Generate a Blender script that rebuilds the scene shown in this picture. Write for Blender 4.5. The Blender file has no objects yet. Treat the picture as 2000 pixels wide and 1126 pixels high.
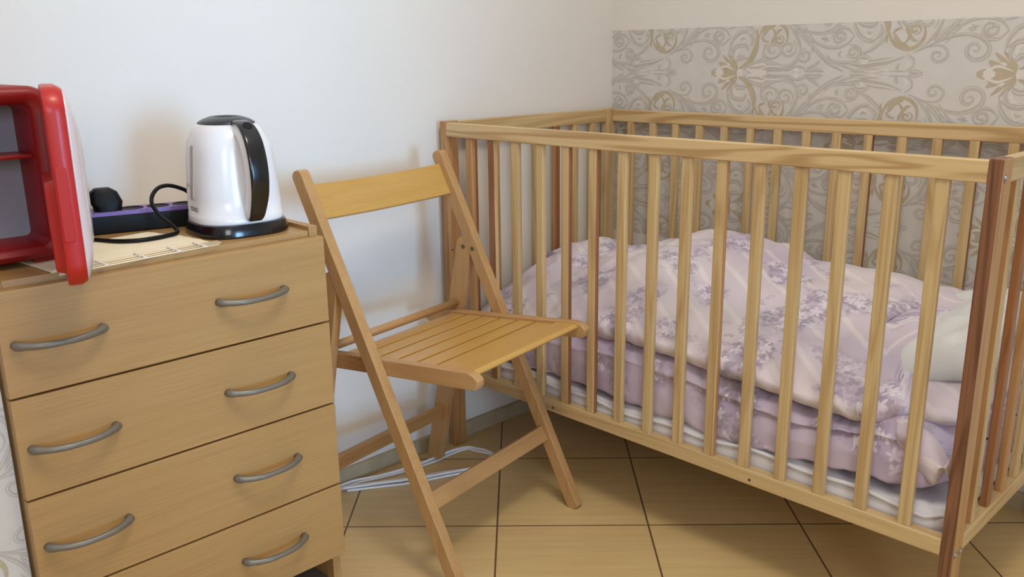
import bpy, bmesh, math, random
from mathutils import Vector, Matrix
random.seed(7)
SC = bpy.context.scene
COL = SC.collection

# ---------------------------------------------------------------- camera
F_PX, CX, CY, CZ, YAW, PITCH, ROLL = 1714.9086, 1.6405, -1.3664, 0.9873, 0.7976, 0.2605, -0.0129
_cy, _sy, _cp, _sp = math.cos(YAW), math.sin(YAW), math.cos(PITCH), math.sin(PITCH)
_f = Vector((-_sy*_cp, _cy*_cp, -_sp)); _r = Vector((_cy, _sy, 0)); _u = _r.cross(_f)
_r2 = _r*math.cos(ROLL) + _u*math.sin(ROLL); _u2 = -_r*math.sin(ROLL) + _u*math.cos(ROLL)
cd = bpy.data.cameras.new('camera'); cam = bpy.data.objects.new('camera', cd); COL.objects.link(cam)
cd.sensor_width = 36; cd.lens = F_PX/2000*36; cd.clip_start = 0.02
cam.matrix_world = Matrix(((_r2.x, _u2.x, -_f.x, CX), (_r2.y, _u2.y, -_f.y, CY), (_r2.z, _u2.z, -_f.z, CZ), (0, 0, 0, 1)))
SC.camera = cam

# ---------------------------------------------------------------- light, exposure
SC.view_settings.view_transform = 'Standard'; SC.view_settings.look = 'None'
SC.view_settings.gamma = 1; SC.view_settings.use_curve_mapping = False
SC.view_settings.exposure = 0.0
wd = bpy.data.worlds.new('world'); SC.world = wd; wd.use_nodes = True
# soft light of the rest of the room: bright pale ceiling overhead, dimmer towards the horizon
_N = wd.node_tree.nodes; _K = wd.node_tree.links; _tc = _N.new('ShaderNodeTexCoord'); _sx = _N.new('ShaderNodeSeparateXYZ'); _K.new(_tc.outputs['Generated'], _sx.inputs[0])
_mr = _N.new('ShaderNodeMapRange'); _mr.inputs['From Min'].default_value = 0.0; _mr.inputs['From Max'].default_value = 0.9
_mr.inputs['To Min'].default_value = 0.18; _mr.inputs['To Max'].default_value = 0.95; _K.new(_sx.outputs[2], _mr.inputs[0])
_K.new(_mr.outputs[0], _N['Background'].inputs[1]); _N['Background'].inputs[0].default_value = (0.80, 0.80, 0.80, 1)
def area(name, loc, target, sx, sy, power, color, spread=180):
    l = bpy.data.lights.new(name, 'AREA'); l.shape = 'RECTANGLE'; l.size = sx; l.size_y = sy; l.energy = power; l.color = color; l.spread = math.radians(spread)
    o = bpy.data.objects.new(name, l); COL.objects.link(o); o.location = loc
    o.rotation_euler = (Vector(target)-Vector(loc)).to_track_quat('-Z', 'Y').to_euler(); return o
area('ceiling_lamp_light', (1.35, -0.75, 2.45), (1.15, -0.5, 0), 0.5, 0.5, 19, (1.0, 0.90, 0.74))
area('window_daylight', (3.7, -2.4, 1.65), (0.0, -0.5, 0.9), 1.0, 1.2, 27, (0.94, 0.96, 1.0))
area('added_blue_beam', (3.6, -0.62, 1.05), (0.0, -0.50, 1.02), 0.85, 1.9, 3.8, (0.32, 0.63, 1.0), 28)  # unseen narrow beam, added to lay a cool blue band on the white wall

# ---------------------------------------------------------------- materials
def lin(c): return tuple((x/255/12.92 if x/255 <= .04045 else ((x/255+.055)/1.055)**2.4) for x in c) + (1,)
def mat(name, color, rough=.5, metal=0, spec=.5, bump=0, bscale=60, coat=0, var=0, vscale=8, alpha=None, trans=0):
    m = bpy.data.materials.new(name); m.use_nodes = True; nt = m.node_tree; b = nt.nodes['Principled BSDF']
    b.inputs['Base Color'].default_value = lin(color); b.inputs['Roughness'].default_value = rough
    b.inputs['Metallic'].default_value = metal; b.inputs['Specular IOR Level'].default_value = spec
    b.inputs['Coat Weight'].default_value = coat; b.inputs['Transmission Weight'].default_value = trans
    tc = nt.nodes.new('ShaderNodeTexCoord')
    n = nt.nodes.new('ShaderNodeTexNoise'); n.inputs['Scale'].default_value = vscale; n.inputs['Detail'].default_value = 4
    nt.links.new(tc.outputs['Object'], n.inputs['Vector'])
    if var:
        cr = nt.nodes.new('ShaderNodeMapRange'); cr.inputs['To Min'].default_value = 1-var; cr.inputs['To Max'].default_value = 1+var
        cr.inputs['From Min'].default_value = .3; cr.inputs['From Max'].default_value = .7
        mx = nt.nodes.new('ShaderNodeMix'); mx.data_type = 'RGBA'; mx.blend_type = 'MULTIPLY'; mx.inputs[0].default_value = 1
        nt.links.new(n.outputs[0], cr.inputs[0]); mx.inputs[6].default_value = lin(color)
        nt.links.new(cr.outputs[0], mx.inputs[7]); nt.links.new(mx.outputs[2], b.inputs['Base Color'])
    if bump:
        n2 = nt.nodes.new('ShaderNodeTexNoise'); n2.inputs['Scale'].default_value = bscale; n2.inputs['Detail'].default_value = 3
        nt.links.new(tc.outputs['Object'], n2.inputs['Vector'])
        bp = nt.nodes.new('ShaderNodeBump'); bp.inputs['Strength'].default_value = bump; bp.inputs['Distance'].default_value = .002
        nt.links.new(n2.outputs[0], bp.inputs['Height']); nt.links.new(bp.outputs[0], b.inputs['Normal'])
    return m

def wood(name, light, dark, axis=0, ring=55, fine=260, contrast=.75, rough=.42, stretch=.06, coat=.15, warp=2.2, fine_amt=.3):
    """grain running along the object's own axis (0 x, 1 y, 2 z)"""
    m = bpy.data.materials.new(name); m.use_nodes = True; nt = m.node_tree; N = nt.nodes; K = nt.links; b = N['Principled BSDF']
    b.inputs['Roughness'].default_value = rough; b.inputs['Coat Weight'].default_value = coat; b.inputs['Coat Roughness'].default_value = .3
    tc = N.new('ShaderNodeTexCoord'); oi = N.new('ShaderNodeObjectInfo')
    mul = N.new('ShaderNodeMath'); mul.operation = 'MULTIPLY'; mul.inputs[1].default_value = 7.3; K.new(oi.outputs['Random'], mul.inputs[0])
    add = N.new('ShaderNodeVectorMath'); add.operation = 'ADD'; K.new(tc.outputs['Object'], add.inputs[0]); K.new(mul.outputs[0], add.inputs[1])
    mp = N.new('ShaderNodeMapping'); s = [1, 1, 1]; s[axis] = stretch; mp.inputs['Scale'].default_value = s; K.new(add.outputs[0], mp.inputs[0])
    big = N.new('ShaderNodeTexNoise'); big.inputs['Scale'].default_value = ring*.35; big.inputs['Detail'].default_value = 1.5
    big.inputs['Distortion'].default_value = .4; K.new(mp.outputs[0], big.inputs['Vector'])
    m1 = N.new('ShaderNodeMath'); m1.operation = 'MULTIPLY'; m1.inputs[1].default_value = warp*22; K.new(big.outputs[0], m1.inputs[0])
    sn = N.new('ShaderNodeMath'); sn.operation = 'SINE'; K.new(m1.outputs[0], sn.inputs[0])
    mp2 = N.new('ShaderNodeMapping'); s2 = [1, 1, 1]; s2[axis] = .015; mp2.inputs['Scale'].default_value = s2; K.new(add.outputs[0], mp2.inputs[0])
    fn = N.new('ShaderNodeTexNoise'); fn.inputs['Scale'].default_value = fine; fn.inputs['Detail'].default_value = 3; K.new(mp2.outputs[0], fn.inputs['Vector'])
    r1 = N.new('ShaderNodeMapRange'); r1.inputs['From Min'].default_value = -.2; r1.inputs['From Max'].default_value = 1.0
    r1.inputs['To Max'].default_value = contrast*.55; K.new(sn.outputs[0], r1.inputs[0])
    r2 = N.new('ShaderNodeMapRange'); r2.inputs['From Min'].default_value = .35; r2.inputs['From Max'].default_value = .7
    r2.inputs['To Max'].default_value = fine_amt; K.new(fn.outputs[0], r2.inputs[0])
    ad = N.new('ShaderNodeMath'); ad.operation = 'ADD'; ad.use_clamp = True; K.new(r1.outputs[0], ad.inputs[0]); K.new(r2.outputs[0], ad.inputs[1])
    mx = N.new('ShaderNodeMix'); mx.data_type = 'RGBA'; mx.inputs[6].default_value = lin(light); mx.inputs[7].default_value = lin(dark)
    K.new(ad.outputs[0], mx.inputs[0]); K.new(mx.outputs[2], b.inputs['Base Color'])
    bp = N.new('ShaderNodeBump'); bp.inputs['Strength'].default_value = .12; bp.inputs['Distance'].default_value = .001
    K.new(fn.outputs[0], bp.inputs['Height']); K.new(bp.outputs[0], b.inputs['Normal'])
    return m

PL, PD = (206, 180, 132), (170, 134, 86)
RL, RD = (158, 104, 62), (114, 68, 38)
TL, TD = (186, 140, 90), (152, 104, 60)
PINE = [wood('pine_%s' % 'xyz'[i], PL, PD, i, fine_amt=.42) for i in range(3)]
PINE_R = [wood('pine_heartwood_%s' % 'xyz'[i], RL, RD, i) for i in range(3)]
PINE_RP = wood('pine_dark_post', (140, 94, 66), (92, 56, 38), 2, ring=70, contrast=1.1, fine_amt=.5)
PINE_T = [wood('pine_tan_%s' % 'xyz'[i], TL, TD, i) for i in range(3)]
PINE_RAIL = wood('pine_rail_flamed', (212, 184, 136), (166, 128, 78), 0, ring=62, contrast=1.25, stretch=.055, warp=1.7, fine_amt=.15)
BEECH = [wood('beech_%s' % 'xyz'[i], (188, 146, 96), (156, 112, 66), i, ring=40, fine=320, contrast=.35, fine_amt=.35) for i in range(3)]
BEECH_Y = [wood('beech_lacquered_%s' % 'xyz'[i], (198, 154, 82), (176, 130, 60), i, ring=40, fine=320, contrast=.35, rough=.3, coat=.3) for i in range(3)]
LAM = wood('laminate_beech', (178, 141, 90), (158, 118, 68), 1, ring=30, fine=420, contrast=.25, rough=.4, stretch=.1, coat=.05, fine_amt=.45)
LAM_Z = wood('laminate_beech_upright', (178, 141, 90), (158, 118, 68), 2, ring=30, fine=420, contrast=.25, rough=.4, stretch=.1, coat=.05, fine_amt=.45)
WALL = mat('wall_paint', (226, 222, 216), .85, bump=.08, bscale=180, var=.015, vscale=3)
BLACK = mat('black_plastic', (14, 13, 14), .22, coat=.4)
BLACKM = mat('black_rubber', (9, 9, 10), .5, spec=.25)
WHITEP = mat('white_plastic', (228, 228, 232), .24, coat=.25)
STEEL = mat('zinc_steel', (180, 180, 184), .3, metal=1)
BRASSY = mat('dull_rivet', (110, 104, 62), .4, metal=.7)
GREYH = mat('grey_handle', (122, 116, 106), .38, metal=.35, var=.06, vscale=90)
RED = mat('red_plastic', (136, 8, 12), .45, coat=.1)
RED_D = mat('red_door_plastic', (182, 22, 14), .42, coat=.12)
LINER = mat('grey_liner', (150, 156, 172), .5, var=.05, vscale=12)
PURPLE = mat('purple_plastic', (122, 94, 162), .35)
SEAM = mat('dark_gap', (40, 26, 16), .9)

# ---------------------------------------------------------------- mesh helpers
def build(name, bm, mats, parent=None, smooth=False, bevel=0, seg=2, subsurf=0, angle=40):
    me = bpy.data.meshes.new(name); bmesh.ops.recalc_face_normals(bm, faces=bm.faces[:]); bm.to_mesh(me); bm.free()
    for x in (mats if isinstance(mats, (list, tuple)) else [mats]): me.materials.append(x)
    o = bpy.data.objects.new(name, me); COL.objects.link(o); o.parent = parent
    if smooth:
        for p in me.polygons: p.use_smooth = True
    if bevel:
        b = o.modifiers.new('bevel', 'BEVEL'); b.width = bevel; b.segments = seg; b.limit_method = 'ANGLE'; b.angle_limit = math.radians(angle)
        for p in me.polygons: p.use_smooth = True
        w = o.modifiers.new('wn', 'WEIGHTED_NORMAL'); w.keep_sharp = True
    if subsurf:
        s = o.modifiers.new('sub', 'SUBSURF'); s.levels = subsurf; s.render_levels = subsurf
    return o
def thing(name, label, cat, loc=(0, 0, 0), rz=0, group=None):
    o = bpy.data.objects.new(name, None); COL.objects.link(o); o.location = loc; o.rotation_euler = (0, 0, rz)
    o.empty_display_size = .05; o['label'] = label; o['category'] = cat
    if group: o['group'] = group
    return o
def tag(o, label, cat, group=None):
    o['label'] = label; o['category'] = cat
    if group: o['group'] = group
    return o
def struct(o): o['kind'] = 'structure'; return o
def bx(bm, x0, x1, y0, y1, z0, z1, mi=0, side=None):
    """box; side = material index for the +x / -x faces"""
    v = [bm.verts.new((x, y, z)) for x in (x0, x1) for y in (y0, y1) for z in (z0, z1)]
    for idx, s in (((0, 1, 3, 2), 1), ((4, 6, 7, 5), 1), ((0, 4, 5, 1), 0), ((2, 3, 7, 6), 0), ((0, 2, 6, 4), 0), ((1, 5, 7, 3), 0)):
        f = bm.faces.new([v[i] for i in idx]); f.material_index = side if (side is not None and s) else mi
    return bm
def box(name, x0, x1, y0, y1, z0, z1, m, parent=None, bevel=.0015, side=None, **k):
    return build(name, bx(bmesh.new(), x0, x1, y0, y1, z0, z1, 0, side), m, parent, bevel=bevel, **k)
def prism(name, prof, axis, a0, a1, m, parent=None, bevel=.0015, **k):
    """prof: 2D outline in the two other axes (in xyz order), extruded along axis"""
    bm = bmesh.new()
    def P(p, a):
        q = list(p); q.insert(axis, a); return q
    A = [bm.verts.new(P(p, a0)) for p in prof]; B = [bm.verts.new(P(p, a1)) for p in prof]; n = len(prof)
    bm.faces.new(A); bm.faces.new(B[::-1])
    for i in range(n): bm.faces.new((A[i], A[(i+1) % n], B[(i+1) % n], B[i]))
    return build(name, bm, m, parent, bevel=bevel, **k)
def catmull(P, n=6, closed=False):
    P = [Vector(p) for p in P]; out = []; N = len(P)
    for i in range(N if closed else N-1):
        g = lambda j: P[j % N] if closed else P[max(0, min(N-1, j))]
        p0, p1, p2, p3 = g(i-1), g(i), g(i+1), g(i+2)
        for k in range(n):
            t = k/n
            out.append(.5*((2*p1)+(p2-p0)*t+(2*p0-5*p1+4*p2-p3)*t*t+(3*p1-p0-3*p2+p3)*t**3))
    if not closed: out.append(P[-1].copy())
    return out
def tube(bm, pts, r, sides=10, ry=None, closed=False):
    rad = (lambda i: r[min(i, len(r)-1)]) if isinstance(r, list) else (lambda i: r)
    rings = []; up = None; n = len(pts)
    for i, p in enumerate(pts):
        a = pts[max(0, i-1)] if not closed else pts[i-1]; b = pts[min(n-1, i+1)] if not closed else pts[(i+1) % n]
        t = (b-a).normalized()
        if up is None: up = t.orthogonal().normalized() if abs(t.z) > .9 else (Vector((0, 0, 1))-t*t.z).normalized()
        up = (up-t*up.dot(t)).normalized(); s = t.cross(up)
        rings.append([bm.verts.new(p+up*math.sin(2*math.pi*k/sides)*(ry or rad(i))+s*math.cos(2*math.pi*k/sides)*rad(i)) for k in range(sides)])
    for i in range(n if closed else n-1):
        A, B = rings[i], rings[(i+1) % n]
        for k in range(sides): bm.faces.new((A[k], A[(k+1) % sides], B[(k+1) % sides], B[k]))
    if not closed: bm.faces.new(rings[0][::-1]); bm.faces.new(rings[-1])
    return bm
def cyl(bm, p, axis, r, h, seg=20):
    """cylinder starting at p along axis vector"""
    a = Vector(axis).normalized(); return tube(bm, [Vector(p), Vector(p)+a*h], r, seg)
def sup(cx, cy, a, b, n=3.0, N=48):
    out = []
    for i in range(N):
        t = 2*math.pi*i/N; c, s = math.cos(t), math.sin(t)
        out.append((cx+a*math.copysign(abs(c)**(2/n), c), cy+b*math.copysign(abs(s)**(2/n), s)))
    return out
def loft(bm, rings, cap0=True, cap1=True, mi=0):
    R = [[bm.verts.new(p) for p in r] for r in rings]; n = len(R[0])
    for A, B in zip(R, R[1:]):
        for k in range(n):
            f = bm.faces.new((A[k], A[(k+1) % n], B[(k+1) % n], B[k])); f.material_index = mi
    if cap0: bm.faces.new(R[0][::-1]).material_index = mi
    if cap1: bm.faces.new(R[-1]).material_index = mi
    return bm
# ---------------------------------------------------------------- the room
XW, YW = -0.015, 0.662          # faces of the white wall and of the papered wall
def floor_mat():
    m = bpy.data.materials.new('floor_tiles'); m.use_nodes = True; nt = m.node_tree; N = nt.nodes; K = nt.links; b = N['Principled BSDF']
    tc = N.new('ShaderNodeTexCoord'); sp = N.new('ShaderNodeSeparateXYZ'); K.new(tc.outputs['Object'], sp.inputs[0])
    def M(op, a, c=None):
        n = N.new('ShaderNodeMath'); n.operation = op
        for i, v in enumerate((a, c)):
            if v is None: continue
            if isinstance(v, (int, float)): n.inputs[i].default_value = v
            else: K.new(v, n.inputs[i])
        return n.outputs[0]
    T = .4625
    def dist(v, off):
        w = M('FRACT', M('DIVIDE', M('SUBTRACT', v, off-T*20), T)); return M('MULTIPLY', M('MINIMUM', w, M('SUBTRACT', 1.0, w)), T/1.414), M('FLOOR', M('DIVIDE', M('SUBTRACT', v, off-T*20), T))
    s = M('ADD', sp.outputs[0], sp.outputs[1]); d = M('SUBTRACT', sp.outputs[0], sp.outputs[1])
    a, ia = dist(s, .190); c, ic = dist(d, .130)
    g = M('MINIMUM', a, c); mask = N.new('ShaderNodeMapRange'); mask.inputs['From Min'].default_value = .0014; mask.inputs['From Max'].default_value = .0024; K.new(g, mask.inputs[0])
    # streaks across each tile, tone per tile
    cmb = N.new('ShaderNodeCombineXYZ'); K.new(M('MULTIPLY', d, .35), cmb.inputs[0]); K.new(M('MULTIPLY', s, .35), cmb.inputs[1]); K.new(M('ADD', M('MULTIPLY', ia, 3.1), M('MULTIPLY', ic, 1.7)), cmb.inputs[2])
    mp = N.new('ShaderNodeMapping'); mp.inputs['Scale'].default_value = (150, 9, 1); K.new(cmb.outputs[0], mp.inputs[0])
    n = N.new('ShaderNodeTexNoise'); n.inputs['Scale'].default_value = 1; n.inputs['Detail'].default_value = 4; K.new(mp.outputs[0], n.inputs['Vector'])
    n2 = N.new('ShaderNodeTexNoise'); n2.inputs['Scale'].default_value = 5; K.new(cmb.outputs[0], n2.inputs['Vector'])
    r = N.new('ShaderNodeMapRange'); r.inputs['From Min'].default_value = .35; r.inputs['From Max'].default_value = .68; K.new(M('ADD', M('MULTIPLY', n.outputs[0], .6), M('MULTIPLY', n2.outputs[0], .4)), r.inputs[0])
    mx = N.new('ShaderNodeMix'); mx.data_type = 'RGBA'; mx.inputs[6].default_value = lin((202, 173, 120)); mx.inputs[7].default_value = lin((216, 189, 136)); K.new(r.outputs[0], mx.inputs[0])
    mg = N.new('ShaderNodeMix'); mg.data_type = 'RGBA'; mg.inputs[6].default_value = lin((98, 76, 52)); K.new(mask.outputs[0], mg.inputs[0]); K.new(mx.outputs[2], mg.inputs[7])
    K.new(mg.outputs[2], b.inputs['Base Color']); b.inputs['Roughness'].default_value = .38
    bp = N.new('ShaderNodeBump'); bp.inputs['Strength'].default_value = .5; bp.inputs['Distance'].default_value = .001; K.new(mask.outputs[0], bp.inputs['Height']); K.new(bp.outputs[0], b.inputs['Normal'])
    return m
FLOOR = floor_mat()
struct(box('floor', XW-.1, 4.2, -4.4, YW+.1, -.1, 0, FLOOR, bevel=0))
struct(box('wall_left', XW-.1, XW, -4.4, YW+.1, 0, 2.6, WALL, bevel=0))
wr = struct(box('wall_right', XW, 4.2, YW, YW+.1, 0, 2.6, WALL, bevel=0))
BASEM = mat('baseboard_tile', (176, 160, 130), .6, var=.10, vscale=25)
struct(box('baseboard_left', XW, -.004, -4.4, YW-.011, 0, .040, BASEM, bevel=.001))
struct(box('baseboard_right', XW, 4.2, YW-.011, YW, 0, .040, BASEM, bevel=.001))

PAPER = mat('wallpaper_ground', (211, 207, 203), .7, var=.035, vscale=26)
PG = mat('wallpaper_grey_ink', (189, 183, 177), .65, var=.05, vscale=60)
PB = mat('wallpaper_beige_ink', (187, 175, 152), .6, var=.06, vscale=60)
PW = mat('wallpaper_pale_ink', (220, 215, 208), .6)
# wallpaper strokes in mm from the palmette: ink, width, points
WP=[('g',7.0,[(-356,-4),(-318,-7),(-278,-5)]),
('g',4.2,[(-415,-37),(-382,-20),(-344,-7)]),
('w',2.9,[(-324,-5),(-301,-4),(-273,-9),(-267,-5)]),
('g',2.2,[(-267,-5),(-223,-5)]),
('g',4.4,[(-242,-5),(-249,-13),(-242,-22)]),
('g',3.3,[(-227,-5),(-213,-16),(-213,-31),(-227,-41)]),
('w',3.8,[(-228,-12),(-223,-20),(-229,-29)]),
('g',7.0,[(-221,-5),(-204,-3),(-190,3)]),
('g',10.0,[(-361,-22),(-329,-19),(-295,-24),(-267,-28),(-234,-36)]),
('w',2.3,[(-303,-24),(-266,-30),(-238,-38)]),
('g',7.5,[(-336,-34),(-323,-37),(-303,-26)]),
('w',4.0,[(-332,-21),(-323,-26),(-312,-30)]),
('g',4.1,[(-368,-42),(-360,-36),(-349,-35),(-340,-40),(-338,-47),(-343,-53),(-351,-56),(-358,-53),(-361,-48),(-359,-43),(-354,-41),(-350,-42),(-347,-45),(-348,-47),(-351,-48)]),
('g',5.5,[(-415,-43),(-403,-31),(-382,-25),(-352,-25),(-338,-35),(-336,-51),(-346,-61),(-363,-64)]),
('g',3.9,[(-380,-35),(-386,-43),(-379,-51)]),
('g',6.4,[(-334,-44),(-314,-50),(-293,-66),(-280,-79),(-272,-94)]),
('b',5.7,[(-275,-108),(-270,-83),(-257,-63),(-232,-53),(-210,-58),(-196,-74),(-194,-92),(-200,-107)]),
('b',8.4,[(-260,-87),(-248,-65),(-227,-59)]),
('b',5.5,[(-237,-64),(-226,-80),(-233,-97),(-226,-108)]),
('b',4.3,[(-208,-70),(-219,-73),(-223,-83)]),
('b',3.8,[(-216,-82),(-208,-85),(-204,-90),(-204,-96),(-209,-101),(-215,-102),(-221,-100),(-224,-96),(-223,-92),(-220,-89),(-216,-89),(-213,-90),(-212,-92),(-213,-94),(-215,-95)]),
('b',4.2,[(-264,-85),(-257,-94),(-244,-98)]),
('g',6.0,[(-216,-45),(-189,-57),(-156,-71),(-130,-79),(-104,-81),(-79,-74),(-62,-58),(-62,-41),(-76,-30),(-94,-31),(-104,-44),(-101,-58),(-89,-62),(-80,-54),(-84,-46),(-93,-49)]),
('w',1.5,[(-107,-78),(-82,-68),(-70,-52),(-73,-40)]),
('g',4.3,[(-211,-46),(-183,-57),(-157,-59),(-144,-49),(-143,-36),(-156,-26),(-169,-28),(-175,-39),(-169,-46),(-158,-44),(-158,-37),(-164,-36)]),
('g',4.3,[(-202,-53),(-183,-70),(-169,-89),(-163,-108)]),
('g',6.9,[(-175,-64),(-156,-82),(-136,-105)]),
('g',2.6,[(-100,-101),(-93,-97),(-86,-98)]),
('g',2.6,[(-139,-98),(-108,-103)]),
('g',5.4,[(-27,-87),(-42,-73),(-59,-70),(-74,-78),(-76,-94),(-65,-106)]),
('g',4.0,[(-60,-104),(-56,-96),(-45,-97)]),
('b',16.6,[(0,0),(-38,-1),(-80,-2)]),
('b',11.9,[(0,-4),(-33,-10),(-58,-27)]),
('b',6.2,[(-2,-8),(-25,-23),(-48,-44)]),
('b',5.7,[(-2,-10),(-13,-26),(-32,-46)]),
('w',3.8,[(-9,-6),(-38,-16),(-57,-10),(-67,-17)]),
('w',8.3,[(-43,-2),(-68,-4)]),
('w',4.3,[(-23,-18),(-35,-23)]),
('w',14.3,[(-4,2),(12,2)]),
('g',6.3,[(-30,-47),(-25,-70),(-9,-92),(16,-101),(24,-96)]),
('g',7.0,[(27,-52),(16,-66),(-8,-64),(-26,-53)]),
('g',5.6,[(32,-64),(37,-82),(23,-97)]),
('g',8.1,[(-7,-26),(2,-36),(26,-36)]),
('g',6.2,[(0,-80),(8,-86),(19,-84)]),
('g',4.8,[(-17,-29),(-19,-47),(-11,-57)]),
('w',6.2,[(-7,-38),(-6,-53),(8,-57)]),
('w',3.8,[(-5,-71),(6,-92),(24,-79)]),
('b',10.5,[(1,-10),(25,-22),(40,-42),(49,-68),(48,-105)]),
('g',13.3,[(13,-13),(49,-4),(90,-13),(144,-7)]),
('g',7.2,[(26,-16),(62,-28),(96,-19)]),
('w',8.4,[(22,-8),(60,-2),(81,-3)]),
('w',4.8,[(32,-15),(68,-21),(90,-16)]),
('g',7.1,[(44,-25),(68,-33),(91,-24),(113,-17),(153,-15)]),
('g',4.7,[(72,-68),(69,-51),(79,-38),(95,-35),(109,-41),(115,-53),(110,-64),(99,-69),(88,-67),(82,-59),(84,-51),(90,-47),(96,-48),(99,-52),(98,-55)]),
('g',4.5,[(148,-76),(156,-64),(154,-50),(142,-41),(129,-41),(119,-49),(118,-60),(125,-68),(135,-70),(143,-66),(145,-59),(142,-53),(136,-51),(132,-53),(132,-57)]),
('g',5.2,[(83,-78),(68,-48),(79,-23),(113,-15),(147,-20),(165,-42),(164,-71),(151,-102)]),
('g',4.4,[(181,-58),(169,-54),(162,-44),(164,-34),(172,-28),(182,-28),(189,-33),(191,-40),(188,-47),(182,-49),(176,-48),(173,-44),(174,-40),(177,-38),(179,-39)]),
('g',4.9,[(198,-45),(193,-70),(175,-91),(160,-106)]),
('g',3.9,[(141,-7),(155,-15),(177,-13),(182,-4)]),
('w',8.8,[(152,-6),(169,-7)]),
('g',6.5,[(182,-4),(207,-8),(230,-4)]),
('g',4.9,[(185,-10),(208,-20),(219,-30)]),
('g',6.1,[(162,-105),(200,-60),(240,-25),(279,-4)]),
('g',4.4,[(176,-108),(206,-71),(243,-58),(279,-64),(299,-86)]),
('g',3.7,[(248,-84),(252,-75),(260,-70),(270,-72),(276,-78),(276,-86),(272,-91),(265,-93),(259,-91),(257,-86),(258,-81),(262,-79),(265,-79),(267,-82),(266,-84)]),
('g',5.3,[(218,-79),(234,-81)])]
def wallpaper(name, place, x0, x1, z0, z1, offs, parent=None, grid=None):
    """the printed scrolls are part of the sheet's own mesh; place(x, z, d) puts a point of the sheet d off the wall"""
    bm = bmesh.new()
    def quad(q, mi, d):
        if all(a < x0 for a, _ in q) or all(a > x1 for a, _ in q) or all(b < z0 for _, b in q) or all(b > z1 for _, b in q): return
        q = [(min(x1, max(x0, a)), min(z1, max(z0, b))) for a, b in q]
        f = bm.faces.new([bm.verts.new(place(a, b, d)) for a, b in q]); f.material_index = mi
    if grid:
        nx, nz = grid; V = [[bm.verts.new(place(x0+(x1-x0)*i/nx, z0+(z1-z0)*j/nz, .0004)) for j in range(nz+1)] for i in range(nx+1)]
        for i in range(nx):
            for j in range(nz): bm.faces.new((V[i][j], V[i+1][j], V[i+1][j+1], V[i][j+1]))
        g2 = bmesh.ops.extrude_face_region(bm, geom=bm.faces[:]); bmesh.ops.translate(bm, vec=(-.02, 0, 0), verts=[v for v in g2['geom'] if isinstance(v, bmesh.types.BMVert)])
    else: quad([(x0, z0), (x1, z0), (x1, z1), (x0, z1)], 0, .0004)
    PX, PZ = .650, .344
    for i in range(-3, 4):
        for j in range(-4, 5):
            ox = offs[0]+(i+(j % 2)*.5)*PX; oz = offs[1]+j*PZ/2
            if ox < x0-.55 or ox > x1+.55 or oz < z0-.2 or oz > z1+.2: continue
            for sgn in (1, -1):
                for k, (c, w, P) in enumerate(WP):
                    pts = catmull([(ox+a/1000, 0, oz+sgn*b/1000) for a, b in P], 5)
                    layers = [(w/1350, 0, {'g': 1, 'b': 2, 'w': 3}[c], .0006+k*.000004+(.000002 if sgn > 0 else 0))]
                    if c == 'g' and w > 3: layers.append((w/7500, -w/5000, 3 if c == 'g' else 1, .0009+k*.000004+(.000002 if sgn > 0 else 0)))
                    for hw, off, mi, d in layers:
                        last = None; n = len(pts)
                        for q in range(n):
                            a = pts[max(0, q-1)]; b = pts[min(n-1, q+1)]; t = (b-a)
                            if t.length < 1e-7: continue
                            t.normalize(); nx, nz = -t.z*sgn, t.x*sgn; u = q/(n-1)
                            hh = hw*min(1, .18+2.6*min(u, 1-u)); cxx, czz = pts[q].x+nx*off, pts[q].z+nz*off
                            cur = ((cxx+nx*hh, czz+nz*hh), (cxx-nx*hh, czz-nz*hh))
                            if last: quad([last[0], last[1], cur[1], cur[0]], mi, d)
                            last = cur
    o = build(name, bm, [PAPER, PG, PB, PW], parent); return o
wallpaper('wallpaper', lambda a, b, d: (a, YW-d, b), XW+.002, 2.6, .478, 1.048, (.399, .9347), wr)

# patterned bedspread hanging beside the chest
def _bed(a, z, d):
    return (.349+.004*math.sin(a*17)*(1-z)+.003*math.sin(z*14+a*5)+d, a, z)
bs = wallpaper('bedspread', _bed, -1.75, -1.0835, .012, .60, (-1.245, .20), None, (24, 20))
tag(bs, 'white bedspread with grey scroll print hanging at the left side of the chest of drawers', 'bedspread')

# ---------------------------------------------------------------- the crib
L, W, H = 1.24, .640, .8355
PT, PDp = .021, .040
ZT, RH, ZB, BH, RT = .8325, .033, .1965, .0295, .017
crib = thing('crib', 'pale pine wooden crib with upright slats standing in the corner by the papered wall', 'crib')
for nm, X0, X1 in (('left', 0, PT), ('right', L-PT, L)):
    for Y0, Y1 in ((0, PDp), (W-PDp, W)):
        fr = Y0 == 0
        ms = [PINE_T[2], PINE_T[2]] if nm == 'left' else [PINE_RP, PINE_T[2]]
        if not fr: ms = [PINE[2], PINE[2]]
        p = box('post', X0, X1, Y0, Y1, 0, H, ms, crib, bevel=.002, side=1)
        if fr and nm == 'left': p['label'] = 'reddish tan post'
        if fr and nm == 'right': p['label'] = 'dark reddish brown post'
        xo = X1 if nm == 'right' else X0; dx = 1 if nm == 'right' else -1
        ymid = (Y0+Y1)/2
        for bz, by in ((.807, Y0+.011), (.203, Y0+.009), (.201, Y0+.031)):
            bm = bmesh.new(); cyl(bm, (xo, by, bz), (dx, 0, 0), .0062, .0012, 20); cyl(bm, (xo+dx*.0008, by, bz), (dx, 0, 0), .0042, .0016, 6)
            build('bolt', bm, STEEL, p, bevel=.0003)
        if nm == 'left' and fr:
            bm = bmesh.new(); cyl(bm, (PT-.0004, .011, .523), (1, 0, 0), .0022, .0008, 12); build('screw_hole', bm, SEAM, p)
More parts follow.
